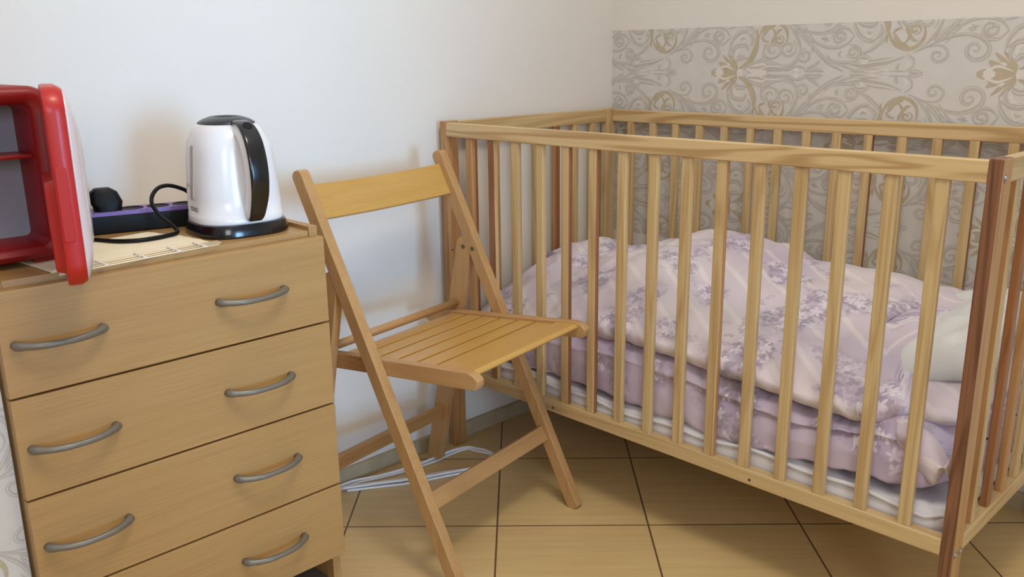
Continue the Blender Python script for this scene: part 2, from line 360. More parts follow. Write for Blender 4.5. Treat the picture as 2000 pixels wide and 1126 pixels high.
for Y0 in (0.0005, W-RT-.0005):
    fr = Y0 < .1
    box('top_rail', PT, L-PT, Y0, Y0+RT, ZT-RH, ZT, PINE_RAIL, crib, bevel=.002)
    r = box('bottom_rail', PT, L-PT, Y0, Y0+RT+.006, ZB, ZB+BH, PINE[0], crib, bevel=.002)
    if fr:
        for hx in (.369, .873):
            bm = bmesh.new(); cyl(bm, (hx, Y0+.0002, .2075), (0, -1, 0), .0026, .0006, 14); build('screw_hole', bm, SEAM, r)
for X0 in (.001, L-.019):
    r1 = box('top_rail', X0, X0+.018, PDp, W-PDp, ZT-.034, ZT+.002, [PINE[1], PINE_T[1]] if X0 > 1 else PINE[1], crib, bevel=.002)
    box('bottom_rail', X0-.0 if X0 < 1 else X0-.006, X0+.018 if X0 > 1 else X0+.024, PDp, W-PDp, ZB, ZB+BH, PINE[1], crib, bevel=.002)
def slat(x, y, w, d, mats, name='slat'):
    """upright slat, w wide along x, d deep along y"""
    bm = bx(bmesh.new(), -w/2, w/2, -d/2, d/2, 0, (ZT-RH)-(ZB+BH)+.002, 0, 1)
    o = build(name, bm, mats, crib, bevel=.0022); o.location = (x, y, ZB+BH-.001); return o
P_, R_, T_ = PINE[2], PINE_R[2], PINE_T[2]
FRONT = [(T_, T_), (R_, P_), (P_, P_), (P_, P_), (P_, R_), (P_, R_), (P_, P_), (P_, P_), (P_, P_), (P_, T_), (P_, P_), (P_, P_), (P_, P_), (P_, P_), (P_, P_)]
BACK = [(P_, P_)]*9+[(P_, R_), (P_, P_), (P_, P_), (P_, R_), (P_, P_), (P_, P_)]
for k in range(15):
    o = slat(.0965+.0757*k, .0105, .0215, .013, list(FRONT[k]))
    if R_ in FRONT[k]: o['label'] = 'slat with reddish brown heartwood'
    slat(.086+.0757*k, W-.0105, .0215, .013, list(BACK[k]))
LEFTC = [(R_, R_), (T_, T_), (P_, P_), (P_, P_), (T_, R_), (P_, P_), (P_, P_)]
RIGHTC = [(T_, P_), (R_, R_), (T_, T_), (P_, P_), (P_, R_), (P_, P_), (P_, P_)]
for k in range(7):
    y = .094+.0757*k
    slat(.011, y, .013, .0215, list(LEFTC[k])); slat(L-.011, y, .013, .0215, list(RIGHTC[k]))
box('bed_base', PT+.002, L-PT-.002, .026, W-.026, .196, .206, PINE[0], crib, bevel=.001)

# ---------------------------------------------------------------- bedding
def cloth_mat(name, base, shade, flowers=True, stripes=True, fscale=13):
    m = bpy.data.materials.new(name); m.use_nodes = True; nt = m.node_tree; N = nt.nodes; K = nt.links; b = N['Principled BSDF']
    b.inputs['Roughness'].default_value = .85; b.inputs['Sheen Weight'].default_value = .15; b.inputs['Specular IOR Level'].default_value = .2
    uv = N.new('ShaderNodeTexCoord'); src = uv.outputs['UV']
    def noise(scale, detail=2, vec=src):
        n = N.new('ShaderNodeTexNoise'); n.inputs['Scale'].default_value = scale; n.inputs['Detail'].default_value = detail; K.new(vec, n.inputs['Vector']); return n.outputs[0]
    def rng(v, a, c, lo=0, hi=1):
        r = N.new('ShaderNodeMapRange'); r.inputs['From Min'].default_value = a; r.inputs['From Max'].default_value = c
        r.inputs['To Min'].default_value = lo; r.inputs['To Max'].default_value = hi; K.new(v, r.inputs[0]); return r.outputs[0]
    def mul(a, c):
        n = N.new('ShaderNodeMath'); n.operation = 'MULTIPLY'; K.new(a, n.inputs[0])
        if isinstance(c, float): n.inputs[1].default_value = c
        else: K.new(c, n.inputs[1])
        return n.outputs[0]
    def mix(fac, c0, c1):
        x = N.new('ShaderNodeMix'); x.data_type = 'RGBA'; K.new(fac, x.inputs[0])
        for i, c in ((6, c0), (7, c1)):
            if isinstance(c, tuple): x.inputs[i].default_value = lin(c)
            else: K.new(c, x.inputs[i])
        return x.outputs[2]
    col = mix(rng(noise(3.2, 1), .38, .70), base, shade)
    if stripes:
        mp = N.new('ShaderNodeMapping'); mp.inputs['Rotation'].default_value = (0, 0, -.95); K.new(src, mp.inputs[0])
        w = N.new('ShaderNodeTexWave'); w.inputs['Scale'].default_value = 5.0; w.inputs['Distortion'].default_value = .5; w.inputs['Detail'].default_value = 1; K.new(mp.outputs[0], w.inputs['Vector'])
        col = mix(mul(rng(w.outputs[1], .86, .95), .5), col, (232, 226, 224))
    if flowers:
        nz = N.new('ShaderNodeTexNoise'); nz.inputs['Scale'].default_value = 40; K.new(src, nz.inputs['Vector'])
        off = N.new('ShaderNodeVectorMath'); off.operation = 'MULTIPLY_ADD'; K.new(nz.outputs[1], off.inputs[0]); off.inputs[1].default_value = (.008, .008, 0); K.new(src, off.inputs[2])
        clus = rng(noise(6.5, 1.2), .51, .57); deep = rng(noise(6.5, 1.2), .50, .72)
        def MA(op, a, c=None):
            n = N.new('ShaderNodeMath'); n.operation = op
            for q, v in enumerate((a, c)):
                if v is None: continue
                if isinstance(v, (int, float)): n.inputs[q].default_value = v
                else: K.new(v, n.inputs[q])
            return n.outputs[0]
        def blooms(scale, lobes, R, shift):
            # one small lobed figure (petals or leaflets) per cell, turned at random
            sh = N.new('ShaderNodeVectorMath'); sh.operation = 'MULTIPLY_ADD'; K.new(off.outputs[0], sh.inputs[0]); sh.inputs[1].default_value = (scale, scale, 0); sh.inputs[2].default_value = (shift, shift*.7, 0)
            v = N.new('ShaderNodeTexVoronoi'); v.voronoi_dimensions = '2D'; v.inputs['Scale'].default_value = 1; v.inputs['Randomness'].default_value = .85; K.new(sh.outputs[0], v.inputs['Vector'])
            df = N.new('ShaderNodeVectorMath'); df.operation = 'SUBTRACT'; K.new(sh.outputs[0], df.inputs[0]); K.new(v.outputs['Position'], df.inputs[1])
            s = N.new('ShaderNodeSeparateXYZ'); K.new(df.outputs[0], s.inputs[0]); sc = N.new('ShaderNodeSeparateColor'); K.new(v.outputs['Color'], sc.inputs[0])
            ang = MA('ADD', MA('MULTIPLY', MA('ARCTAN2', s.outputs[1], s.outputs[0]), lobes/2), MA('MULTIPLY', sc.outputs[0], 6.28))
            rad = MA('MULTIPLY', MA('ADD', MA('MULTIPLY', MA('ABSOLUTE', MA('COSINE', ang)), .72), .28), R)
            return rng(MA('SUBTRACT', rad, v.outputs['Distance']), 0, .05), sc.outputs[1]
        leaf, lr = blooms(44, 3, .58, 0); leaf2, lr2 = blooms(58, 3, .55, 4.3); pet, pr = blooms(36, 5, .52, 9.1)
        col = mix(mul(deep, .8), col, (176, 162, 192))
        col = mix(mul(mul(mul(leaf, clus), rng(lr, .25, .28)), .68), col, (152, 142, 162))
        col = mix(mul(mul(mul(leaf2, clus), rng(lr2, .4, .43)), .5), col, (166, 156, 172))
        col = mix(mul(mul(mul(pet, clus), rng(pr, .45, .48)), .75), col, (228, 220, 232))
        col = mix(mul(mul(mul(leaf, rng(noise(4.3, 1.5), .54, .58)), rng(lr, .6, .62)), .55), col, (166, 158, 170))
    K.new(col, b.inputs['Base Color'])
    bp = N.new('ShaderNodeBump'); bp.inputs['Strength'].default_value = .35; bp.inputs['Distance'].default_value = .012
    K.new(noise(9, 3), bp.inputs['Height']); K.new(bp.outputs[0], b.inputs['Normal'])
    return m
DUV = cloth_mat('floral_lilac_cotton', (218, 208, 212), (198, 184, 204))
DUV2 = cloth_mat('floral_lilac_cotton_deep', (200, 186, 204), (178, 162, 190), stripes=False)  # deeper purple tone without stripes, for the lower fold
WPIL = mat('white_quilted_cotton', (214, 214, 213), .85, bump=.5, bscale=40)
MATT = mat('mattress_ticking', (216, 214, 220), .8, bump=.3, bscale=25, var=.02)

def noise2(x, y, s=1.0):
    from mathutils import noise
    return noise.noise(Vector((x*s, y*s, 3.3)))
def interp(tab, x):
    if x <= tab[0][0]: return tab[0][1:]
    for a, b in zip(tab, tab[1:]):
        if x <= b[0]:
            t = (x-a[0])/(b[0]-a[0]); t = t*t*(3-2*t); return tuple(p+(q-p)*t for p, q in zip(a[1:], b[1:]))
    return tab[-1][1:]
def sheet(name, xs, section, m, parent=None, closed=True, ends=True, per=6, wr=0):
    """skin over cross-sections; section(x) gives a closed loop of (y, z) control points (x may be shifted as third value)"""
    bm = bmesh.new(); uvl = bm.loops.layers.uv.new('UVMap'); rings = []; uvs = {}
    for x in xs:
        C = catmull([(p[2] if len(p) > 2 else 0, p[0], p[1]) for p in section(x)], per, True)
        ring = []; s = 0; last = None
        for p in C:
            q = Vector((x+p.x, p.y, p.z))
            if last is not None: s += (q-last).length
            last = q; v = bm.verts.new(q); uvs[v] = (x+p.x, s); ring.append(v)
        rings.append(ring)
    n = len(rings[0])
    for A, B in zip(rings, rings[1:]):
        for k in range(n):
            f = bm.faces.new((A[k], A[(k+1) % n], B[(k+1) % n], B[k]))
            for lp in f.loops:
                lp[uvl].uv = uvs[lp.vert] if not (k == n-1 and lp.vert in (A[0], B[0])) else (uvs[lp.vert][0], uvs[A[k]][1]+.01)
    if ends:
        for R, rev in ((rings[0], True), (rings[-1], False)):
            c = bm.verts.new(sum((v.co for v in R), Vector())/n); uvs[c] = uvs[R[0]]
            for k in range(n):
                f = bm.faces.new((R[k], R[(k+1) % n], c))
                for lp in f.loops: lp[uvl].uv = uvs[lp.vert]
    if wr:
        from mathutils import noise
        bm.normal_update()
        for v in bm.verts:
            p = v.co; a = noise.noise(Vector((p.x*7, p.y*7, p.z*9)))*.010+abs(noise.noise(Vector(((p.x+p.z)*16, (p.y-p.x*.4)*10, p.z*7))))*.009+noise.noise(p*42)*.0018
            q = p+v.normal*(a-.004)*wr; q.y = max(.0245, min(q.y, .614)); q.x = max(.023, min(q.x, 1.2165)); v.co = q
    return build(name, bm, m, parent, smooth=True)

# mattress
mt = thing('crib_mattress', 'white quilted mattress lying inside the crib under the lilac duvet', 'mattress', (0, 0, 0))
def msec(x):
    sag = .006*math.sin(x*9)+.004*math.sin(x*23)
    e = min(1, (x-.026)/.02, (1.212-x)/.02); e = max(.0, e); q = .012*(1-e)
    t = .262+sag*.5
    return [(.036+q, .2075), (.026+q, .222), (.027+q, t-.022+sag*.3), (.034+q, t-.008), (.06+q, t), (.2, t+.004), (.33, t+.006), (.46, t+.004), (.58-q, t), (.606-q, t-.012), (.612-q, .235), (.60-q, .2075), (.45, .2068), (.2, .2068)]
XS = [.026+i*(1.212-.026)/70 for i in range(71)]
sheet('foam_body', XS, msec, MATT, mt)
bm = bmesh.new()
pp = [(.024, .0)]
pts = [Vector((.03+i*.0195, .0265, .2485+.005*math.sin(i*.19*.9)+.0035*math.sin(i*.6+1))) for i in range(60)]+[Vector((1.195, .030, .2475)), Vector((1.206, .042, .247)), Vector((1.2095, .06, .247))]+[Vector((1.2105, .10+.05*i, .247)) for i in range(10)]
tube(bm, pts, .0042, 8)
build('piping', bm, MATT, mt, smooth=True)

# duvet: a lower layer lying on the mattress and a thick upper fold on top of it
duvet = thing('duvet', 'puffy lilac floral duvet heaped in folds inside the crib', 'duvet')
# x, bottom z of lower layer at the front, front bulge y, crease z (top of lower layer)
LOW = [(.03, .275, .04, .33), (.2, .278, .035, .375), (.40, .285, .030, .385), (.50, .285, .028, .395), (.66, .278, .030, .39), (.80, .268, .026, .375), (.95, .285, .026, .365),
       (1.04, .295, .026, .378), (1.10, .298, .026, .392), (1.15, .300, .028, .392), (1.21, .312, .05, .37)]
def lowsec(x):
    zb, yb, zc = interp(LOW, x); e = max(0, min(1, (x-.024)/.05, (1.214-x)/.04)); e = math.sqrt(e)
    w = .012*noise2(x, 1, 9); w2 = .008*noise2(x, 2, 22)
    mid = (zb+zc)/2; y0 = yb+(1-e)*.04; pin = .014*math.exp(-((x-.9)/.22)**2)
    zb2 = zb-.010+w2
    top = zc
    return [(y0+.03, zb2+.003), (y0+.004, zb2-.004), (y0-.001+w*.3, zb2+.018), (y0+.001+pin, mid+w*.4+.01), (y0+.006+w2, zc-.030), (y0+.05, top), (.18, top+.004), (.35, top+.004), (.5, top), (.58, top-.03), (.606-(1-e)*.03, mid), (.60, zb2), (.4, .272), (.2, .272)]
XS = [.026+i*(1.212-.026)/110 for i in range(111)]
sheet('lower_fold', XS, lowsec, DUV2, duvet, per=8, wr=.8)
# x, bottom z, front y, crest y, crest z, back z
UP = [(.028, .325, .075, .36, .455, .40), (.07, .330, .065, .38, .485, .43), (.14, .340, .055, .40, .502, .45), (.20, .352, .050, .43, .482, .44), (.26, .365, .048, .46, .490, .45), (.33, .378, .045, .48, .520, .47), (.44, .393, .040, .49, .551, .50),
      (.53, .398, .038, .49, .554, .51), (.63, .394, .036, .49, .538, .50), (.73, .386, .034, .49, .524, .49), (.85, .382, .032, .49, .514, .485), (.95, .371, .030, .49, .514, .485), (1.0, .366, .030, .49, .512, .482), (1.06, .37, .034, .49, .505, .48), (1.115, .385, .05, .49, .50, .475)]
def upsec(x):
    zb, yf, yc, zc, zk = interp(UP, x); e = math.sqrt(max(0, min(1, (x-.02)/.05, (1.125-x)/.05)))
    w = .012*noise2(x, 5, 7); w2 = .009*noise2(x, 9, 16); h = zc-zb
    y0 = yf+(1-e)*.03
    sh = -.14 if x > .8 else 0
    k = max(0, min(1, (x-.82)/.28)); k = k*k     # the right end is cut back behind its front lobe
    S = lambda v: -v*k
    return [(y0+.06, zb+.006, 0), (y0+.012, zb-.002, 0), (y0, zb+.020+w*.4, 0), (y0+.022, zb+h*.26+w, S(.02)), (y0+.075, zb+h*.46+w2, S(.07)), (y0+.15, zb+h*.66+w, S(.10)),
            (y0+.25, zb+h*.86+w2, S(.11)), (yc-.06, zc-.006, S(.07)), (yc+.01, zc, S(.05)), (yc+.06, zc-.008+w2, S(.03)), (.596, zk-.006, S(.02)), (.606, zk-.05, S(.03)), (.59, zb+.02, S(.03)), (.4, zb+.004, S(.06)), (.2, zb+.002, S(.06))]
XS = [.028+i*(1.118-.028)/120 for i in range(121)]
sheet('upper_fold', XS, upsec, DUV, duvet, per=9, wr=1)
# drooping corner of the cover near the right front post
def tipsec(x):
    t = max(0, min(1, (x-1.10)/.108)); zt = .398-.012*t-.06*t**4
    zl = interp([(1.10, .385), (1.13, .345), (1.165, .312), (1.187, .296), (1.20, .325), (1.208, .35)], x)[0]; yb = .0235+.006*(2*t-1)**2+.05*max(0, 1-t*5)
    return [(.055+.04*max(0, 1-t*5), zt-.006), (.036+.05*max(0, 1-t*5), zt-.010), (yb, zt*.55+zl*.45), (yb+.003, zl+.010), (yb+.010, zl), (yb+.02, zl+.01), (yb+.03, (zt+zl)/2)]
sheet('hanging_corner', [1.10+i*.108/20 for i in range(21)], tipsec, DUV, duvet)

# pillows at the right-hand end
def cushion(name, c, a, b, h, rot, m, ruffle=0, parent=None):
    bm = bmesh.new(); uvl = bm.loops.layers.uv.new('UVMap'); n = 40; V = {}
    for side in (1, -1):
        for i in range(n+1):
            for j in range(n+1):
                u, v = -1+2*i/n, -1+2*j/n; edge = max(abs(u), abs(v))
                if side < 0 and edge > .999: V[side, i, j] = V[1, i, j]; continue
                t = max(0, (1-abs(u)**3.2)*(1-abs(v)**3.2)); hz = h*(t**.42)
                x, y = a*u*(1-.05*(1-abs(v))**0*abs(v)**4), b*v*(1-.05*abs(u)**4)
                z = side*hz+ruffle*(noise2(x+c[0], y+c[1], 24)*.9+noise2(x, y, 11))*(1 if side > 0 else .3)*(.4+.6*t)
                V[side, i, j] = bm.verts.new((x, y, z))
    for side in (1, -1):
        for i in range(n):
            for j in range(n):
                q = [V[side, i, j], V[side, i+1, j], V[side, i+1, j+1], V[side, i, j+1]]
                f = bm.faces.new(q)
                for lp in f.loops: lp[uvl].uv = (lp.vert.co.x+c[0], lp.vert.co.y+.7)
    o = build(name, bm, m, parent, smooth=True); o.location = c; o.rotation_euler = rot; return o
tag(cushion('floral_pillow', (1.10, .33, .392), .105, .265, .034, (0, math.radians(-4), 0), DUV, .008), 'lilac floral pillow lying on the duvet at the right end of the crib', 'pillow')
tag(cushion('white_pillow', (1.098, .36, .462), .088, .20, .036, (math.radians(8), math.radians(-16), math.radians(6)), WPIL, .014), 'crinkled white pillow sticking out from under the end of the lilac duvet', 'pillow')

# ---------------------------------------------------------------- the folding chair (u forward, v across, z up)
OX, OY, TH, CW, CT = .5428, -.4301, .1663, .4288, .0225
SA, DA, ZTA, UR, SB, DB = .4796, .0275, .7722, -.4114, .2071, .040
ZS0, ZS1, HR = .4442, .0832, .031
chair = thing('folding_chair', 'beech wooden folding chair with slatted seat standing between the chest of drawers and the crib', 'chair', (OX, OY, 0), TH)
def lean(s, d, z0, z1, r0, r1, off=0):
    """side outline of a leaning leg whose front edge runs (off, 0) -> u = off + s z, width d measured square to it, ends rounded by r0 / r1"""
    k = math.sqrt(1+s*s); t = Vector((s/k, 1/k)); n = Vector((-1/k, s/k))   # along, backwards
    P0 = Vector((off, 0)) + t*(z0*k); Ln = (z1-z0)*k; out = []
    def P(a, b): return tuple(P0+t*a+n*b)
    out += [P(r0, 0)]
    for i in range(1, 7):
        a = math.pi/2*i/6*1.0; out.append(P(r0-r0*math.sin(a), r0-r0*math.cos(a)))
    for i in range(1, 7):
        a = math.pi/2*i/6; out.append(P(r0-r0*math.cos(a), d-r0+r0*math.sin(a)))
    out.append(P(Ln-r1, d))
    for i in range(1, 7):
        a = math.pi/2*i/6; out.append(P(Ln-r1+r1*math.sin(a), d-r1+r1*math.cos(a)))
    for i in range(1, 7):
        a = math.pi/2*i/6; out.append(P(Ln-r1+r1*math.cos(a), r1-r1*math.sin(a)))
    return out
def clean(p):
    o = []
    for q in p:
        if not o or (Vector(q)-Vector(o[-1])).length > 2e-4: o.append(q)
    return o
zfix = .004
for v0 in (0, CW-CT):
    prism('front_leg', clean(lean(-SA, DA, zfix+.0022, ZTA+.012, .006, .0125)), 1, v0, v0+CT, BEECH[2], chair, bevel=.0016)
    rl = prism('rear_leg', clean(lean(SB, DB, .0088, .585, .008, .0185, UR)), 1, v0+.001, v0+CT-.001, BEECH[2], chair, bevel=.0014)
    inner = v0+CT if v0 == 0 else v0; dv = 1 if v0 == 0 else -1
    for nm, (u, z) in (('pivot_bolt', (UR+SB*.567-DB*.5, .567)),):
        bm = bmesh.new(); cyl(bm, (u, inner-dv*.001, z), (0, dv, 0), .0048, .0026, 18); build(nm, bm, BRASSY, rl, bevel=.0005)
for v0 in (0, CW-CT):
    inner = v0+CT if v0 == 0 else v0; dv = 1 if v0 == 0 else -1; outer = v0 if v0 == 0 else v0+CT
    fl = [o for o in chair.children if o.name.startswith('front_leg')][0 if v0 == 0 else 1]
    bm = bmesh.new(); cyl(bm, (-SA*.565-.016, inner, .565), (0, dv, 0), .0048, .0018, 18); build('pivot_bolt', bm, BRASSY, fl, bevel=.0005)
# back slat: curved board held between the tops of the long legs
bm = bmesh.new(); n = 16; k = math.sqrt(1+SA*SA); t = Vector((-SA/k, 1/k)); nb = Vector((-1/k, -SA/k)); rows = []
for i in range(n+1):
    v = CT+(CW-2*CT)*i/n; bow = .012*math.sin(math.pi*i/n)
    r = []
    for (a, b) in ((.692*k, .013), (.757*k, .013), (.757*k, .024), (.692*k, .024)):
        p = t*a+nb*(b+bow); r.append(bm.verts.new((p.x, v, p.y)))
    rows.append(r)
for A, B in zip(rows, rows[1:]):
    for j in range(4): bm.faces.new((A[j], A[(j+1) % 4], B[(j+1) % 4], B[j]))
bm.faces.new(rows[0][::-1]); bm.faces.new(rows[-1])
o = build('back_slat', bm, BEECH_Y[1], chair, bevel=.002); o['label'] = 'golden lacquered curved back slat'
def board(name, z0, z1, b0, b1, v0, v1, s, u0, m):
    """flat board lying along a leaning leg pair"""
    k = math.sqrt(1+s*s); t = Vector((s/k, 1/k)); n = Vector((-1/k, s/k)); P = lambda z, b: tuple(Vector((u0, 0))+t*(z*k)+n*b)
    return prism(name, [P(z0, b0), P(z1, b0), P(z1, b1), P(z0, b1)], 1, v0, v1, m, chair, bevel=.0015)
board('front_stretcher', .155, .186, .010, .022, CT, CW-CT, -SA, 0, BEECH[1])
board('rear_stretcher', .124, .157, .012, .026, CT, CW-CT, SB, UR, BEECH[1])
bm = bmesh.new(); ud = UR+SB*.431-.018; cyl(bm, (ud, CT-.002, .431), (0, 1, 0), .0088, CW-2*CT+.004, 20)
build('dowel', bm, BEECH[1], chair, smooth=True)
# seat
UB, UFr = -.398, .020
def zs(u): return ZS0+ZS1*u
TR = .021
for v0 in (CT+.001, CW-CT-TR-.001):
    pr = []
    for i in range(9):
        a = math.pi*i/8; pr.append((UB-.0155*math.sin(a)*.9-.006, zs(UB)-HR/2-HR/2*math.cos(a)*1.0))
    pr = pr+[(UFr-.020, zs(UFr)), (UFr-.006, zs(UFr)-.004), (UFr+.004, zs(UFr)-.012), (UFr+.004, zs(UFr)-.022), (UFr-.002, zs(UFr)-HR), (UFr-.02, zs(UFr)-HR-.002), (-.20, zs(-.2)-HR+.001)]
    prism('seat_rail', pr, 1, v0, v0+TR, BEECH[0], chair, bevel=.002)
NS = 7; u0, u1 = -.338, .003; pitch = (u1-u0-.05)/6
for i in range(NS):
    a = u0+i*pitch; b = a+pitch-.0075
    if i == NS-1: b = u1+.006
    d = -.005 if i < NS-1 else -.001
    P = [(a, zs(a)+d-.011), (a, zs(a)+d), (b-(.008 if i == 6 else 0), zs(b)+d), (b, zs(b)+d-(.006 if i == 6 else 0)), (b-(.004 if i == 6 else 0), zs(b)+d-.011)]
    P = [q for j, q in enumerate(P) if not (i < 6 and j == 3)]
    s_ = prism('seat_slat', P, 1, CT+TR+.001-(.006 if i == 6 else 0), CW-CT-TR-.001+(.0 if i == 6 else 0), BEECH_Y[1], chair, bevel=.0018)

# ---------------------------------------------------------------- chest of drawers
CF, CR, CWD = .3768, -.5764, .5035
CLft = CR-CWD; HC = .6945
chest = thing('chest_of_drawers', 'light beech laminate chest of drawers with grey bow handles against the white wall', 'chest of drawers', (0, 0, 0))
FT = .016
for y0 in (CR-.017, CLft+.001):
    box('side_panel', XW+.004, CF-FT-.001, y0, y0+.016, 0, HC+(.017 if y0 > -1 else .0095), LAM_Z, chest, bevel=.0008)
box('top_panel', XW+.004, CF-FT-.003, CLft+.0175, CR-.0175, HC-.006, HC+.010, LAM, chest, bevel=.0008)
box('back_panel', XW+.002, XW+.0038, CLft+.002, CR-.002, .002, HC+.008, LAM, chest, bevel=0)
box('bottom_shelf', XW+.006, CF-FT-.02, CLft+.0175, CR-.0175, .020, .034, mat('grey_shelf', (110, 100, 94), .6), chest, bevel=.0008)
ZD = [.0925, .2366, .3938, .5447, HC]
DI = mat('drawer_box', (170, 140, 104), .7)
for i in range(4):
    z0, z1 = ZD[i]+.0017, ZD[i+1]-(.0017 if i < 3 else 0)
    yr = CR-(0 if i > 0 else .0)
    d = box('drawer', CF-FT, CF, CLft, yr, z0, z1, LAM, chest, bevel=.0009)
    box('drawer_box', XW+.03, CF-FT-.0005, CLft+.03, CR-.03, z0+.012, z1-.03, DI, d, bevel=0)
    zc = [.163, .317, .4675, .618][i]
    for ya, yb in ((-1.0645, -.9475), (-.7745, -.6575)):
        ym = (ya+yb)/2; hl = (yb-ya)/2; pts = []; rr = []
        for j in range(25):
            s = -1+2*j/24; pts.append(Vector((CF+.0065+.0185*(1-abs(s)**2.6), ym+hl*s*.97, zc+.0015-.002*(1-s*s)))); rr.append(.0056-.0012*(1-abs(s))**1.0+(.0008 if abs(s) > .9 else 0))
        bm = bmesh.new(); pts = [Vector((CF-.0005, pts[0].y, pts[0].z))]+pts+[Vector((CF-.0005, pts[-1].y, pts[-1].z))]
        tube(bm, pts, [.0062]+rr+[.0062], 14); h = build('handle', bm, GREYH, d, smooth=True)

# ---------------------------------------------------------------- kettle
ZC = HC+.010
kettle = thing('electric_kettle', 'white electric kettle with black handle and black base on the chest of drawers', 'kettle', (.262, -.672, ZC), math.radians(-5))
def ring(a, b, z, n=3.0, cx=0, cy=0): return [(x, y, z) for x, y in sup(cx, cy, a, b, n)]
bm = bmesh.new(); loft(bm, [ring(.0765, .0765, 0, 3.0), ring(.0775, .0775, .003, 3.0), ring(.0765, .0765, .012, 3.0), ring(.0735, .0735, .0205, 3.0), ring(.066, .067, .021, 3.0)])
build('power_base', bm, BLACK, kettle, smooth=True, bevel=.0006)
BODY = [(.0715, .0720, .0210, 0), (.0722, .0727, .024, 0), (.0712, .0722, .034, 0), (.0706, .0716, .0345, 0), (.0700, .0712, .060, 0), (.0690, .0700, .085, -.001), (.0680, .0680, .110, -.002), (.0672, .0655, .130, -.003), (.0665, .0622, .148, -.004),
        (.0640, .0580, .160, -.005), (.0600, .0535, .169, -.006), (.0555, .0490, .175, -.006), (.050, .0435, .179, -.006)]
bm = bmesh.new(); loft(bm, [ring(a, b, z, 2.7 if z < .15 else 2.3, cx) for a, b, z, cx in BODY])
kb = build('body', bm, WHITEP, kettle, smooth=True)
bm = bmesh.new()
loft(bm, [ring(.0505, .044, .178, 2.3, -.006), ring(.0500, .0435, .181, 2.3, -.006), ring(.042, .0355, .186, 2.2, -.006), ring(.030, .024, .190, 2.2, -.006), ring(.026, .020, .190, 2.2, -.006), ring(.022, .016, .186, 2.2, -.006)])
build('lid', bm, mat('lid_plastic', (44, 44, 50), .3), kettle, smooth=True)
# handle: a loop on the +x side, white inside, black strip outside
HP = [(.030, .174), (.052, .181), (.074, .176), (.094, .158), (.105, .132), (.109, .104), (.106, .076), (.096, .052), (.084, .034), (.070, .030)]
C = catmull([(a, 0, b) for a, b in HP], 6)
def ribbon(bm, C, wfun, t0, t1):
    R = []; n = len(C)
    for i, p in enumerate(C):
        d = (C[min(n-1, i+1)]-C[max(0, i-1)]).normalized(); nn = Vector((d.z, 0, -d.x)); nn = -nn if nn.x < 0 and i > n*.2 else nn
        nn = Vector((-d.z, 0, d.x)); w = wfun(i/(n-1))
        pts = []
        for sy, tt in ((-1, t0), (1, t0), (1, t1*.6+t0*.4), (.72, t1), (-.72, t1), (-1, t1*.6+t0*.4)):
            q = p+nn*tt; pts.append(bm.verts.new((q.x, sy*w, q.z)))
        R.append(pts)
    for A, B in zip(R, R[1:]):
        for j in range(6): bm.faces.new((A[j], A[(j+1) % 6], B[(j+1) % 6], B[j]))
    bm.faces.new(R[0][::-1]); bm.faces.new(R[-1]); return bm
wf = lambda u: .0112+.0042*math.sin(math.pi*min(1, u*1.02))
bm = ribbon(bmesh.new(), C, lambda u: wf(u)+.0012, -.016, .0)
hd = build('handle', bm, WHITEP, kettle, bevel=.001)
bm = ribbon(bmesh.new(), C, lambda u: wf(u)*min(1, .25+math.sqrt(max(0, (1-u)*12)), .4+math.sqrt(u*14)), -.0005, .0055)
build('grip', bm, BLACK, hd, bevel=.0012)['label'] = 'black handle strip'
# web between the handle and the body at top
bm = bmesh.new(); cyl(bm, (.079, 0, .1775), Vector((.62, 0, .78)), .0078, .003, 20); build('lid_button', bm, BLACKM, hd, bevel=.0008)
# water gauge on the -y side
bm = bmesh.new()
G = [(x*.0062, z) for x, z in [(math.cos(a), math.sin(a)) for a in [i*math.pi/8 for i in range(16)]]]
def side_y(x, z):
    import bisect
    for p, q in zip(BODY, BODY[1:]):
        if p[2] <= z <= q[2]:
            t = (z-p[2])/max(1e-6, q[2]-p[2]); a = p[0]+(q[0]-p[0])*t; b = p[1]+(q[1]-p[1])*t; cx = p[3]+(q[3]-p[3])*t; n = 2.7
            return -b*(max(0, 1-abs((x-cx)/a)**n))**(1/n)
    return -.06
outl = [(gx, (.148-.0062 if gz > 0 else .060+.0062)+gz*.0062) for gx, gz in G]
gx0 = .004
F = [bm.verts.new((gx0+x, side_y(gx0+x, z)-.0026, z)) for x, z in outl]; Bk = [bm.verts.new((gx0+x, side_y(gx0+x, z)+.003, z)) for x, z in outl]
bm.faces.new(F); bm.faces.new(Bk[::-1])
for i in range(16): bm.faces.new((F[i], F[(i+1) % 16], Bk[(i+1) % 16], Bk[i]))
build('water_gauge', bm, mat('smoky_gauge', (168, 160, 150), .25), kettle, bevel=.0006)
def lettering(text, size, mtx, m, parent, name='lettering', ext=.0003):
    cu = bpy.data.curves.new(name, 'FONT'); cu.body = text; cu.size = size; cu.extrude = ext; cu.align_x = 'CENTER'; cu.offset = size*.012
    t = bpy.data.objects.new(name, cu); COL.objects.link(t)
    me = bpy.data.meshes.new_from_object(t.evaluated_get(bpy.context.evaluated_depsgraph_get())); COL.objects.unlink(t); bpy.data.objects.remove(t)
    me.transform(mtx); me.materials.append(m); o = bpy.data.objects.new(name, me); COL.objects.link(o); o.parent = parent; return o
lt = lettering('EONO', .0102, Matrix.Identity(4), mat('print_ink', (36, 26, 26), .5), kettle)
for v in lt.data.vertices:      # wrap the print round the body
    x, y, d = v.co; X = .006+x; Z = .0415+y; v.co = (X, side_y(X, Z)-.0004-abs(d), Z)
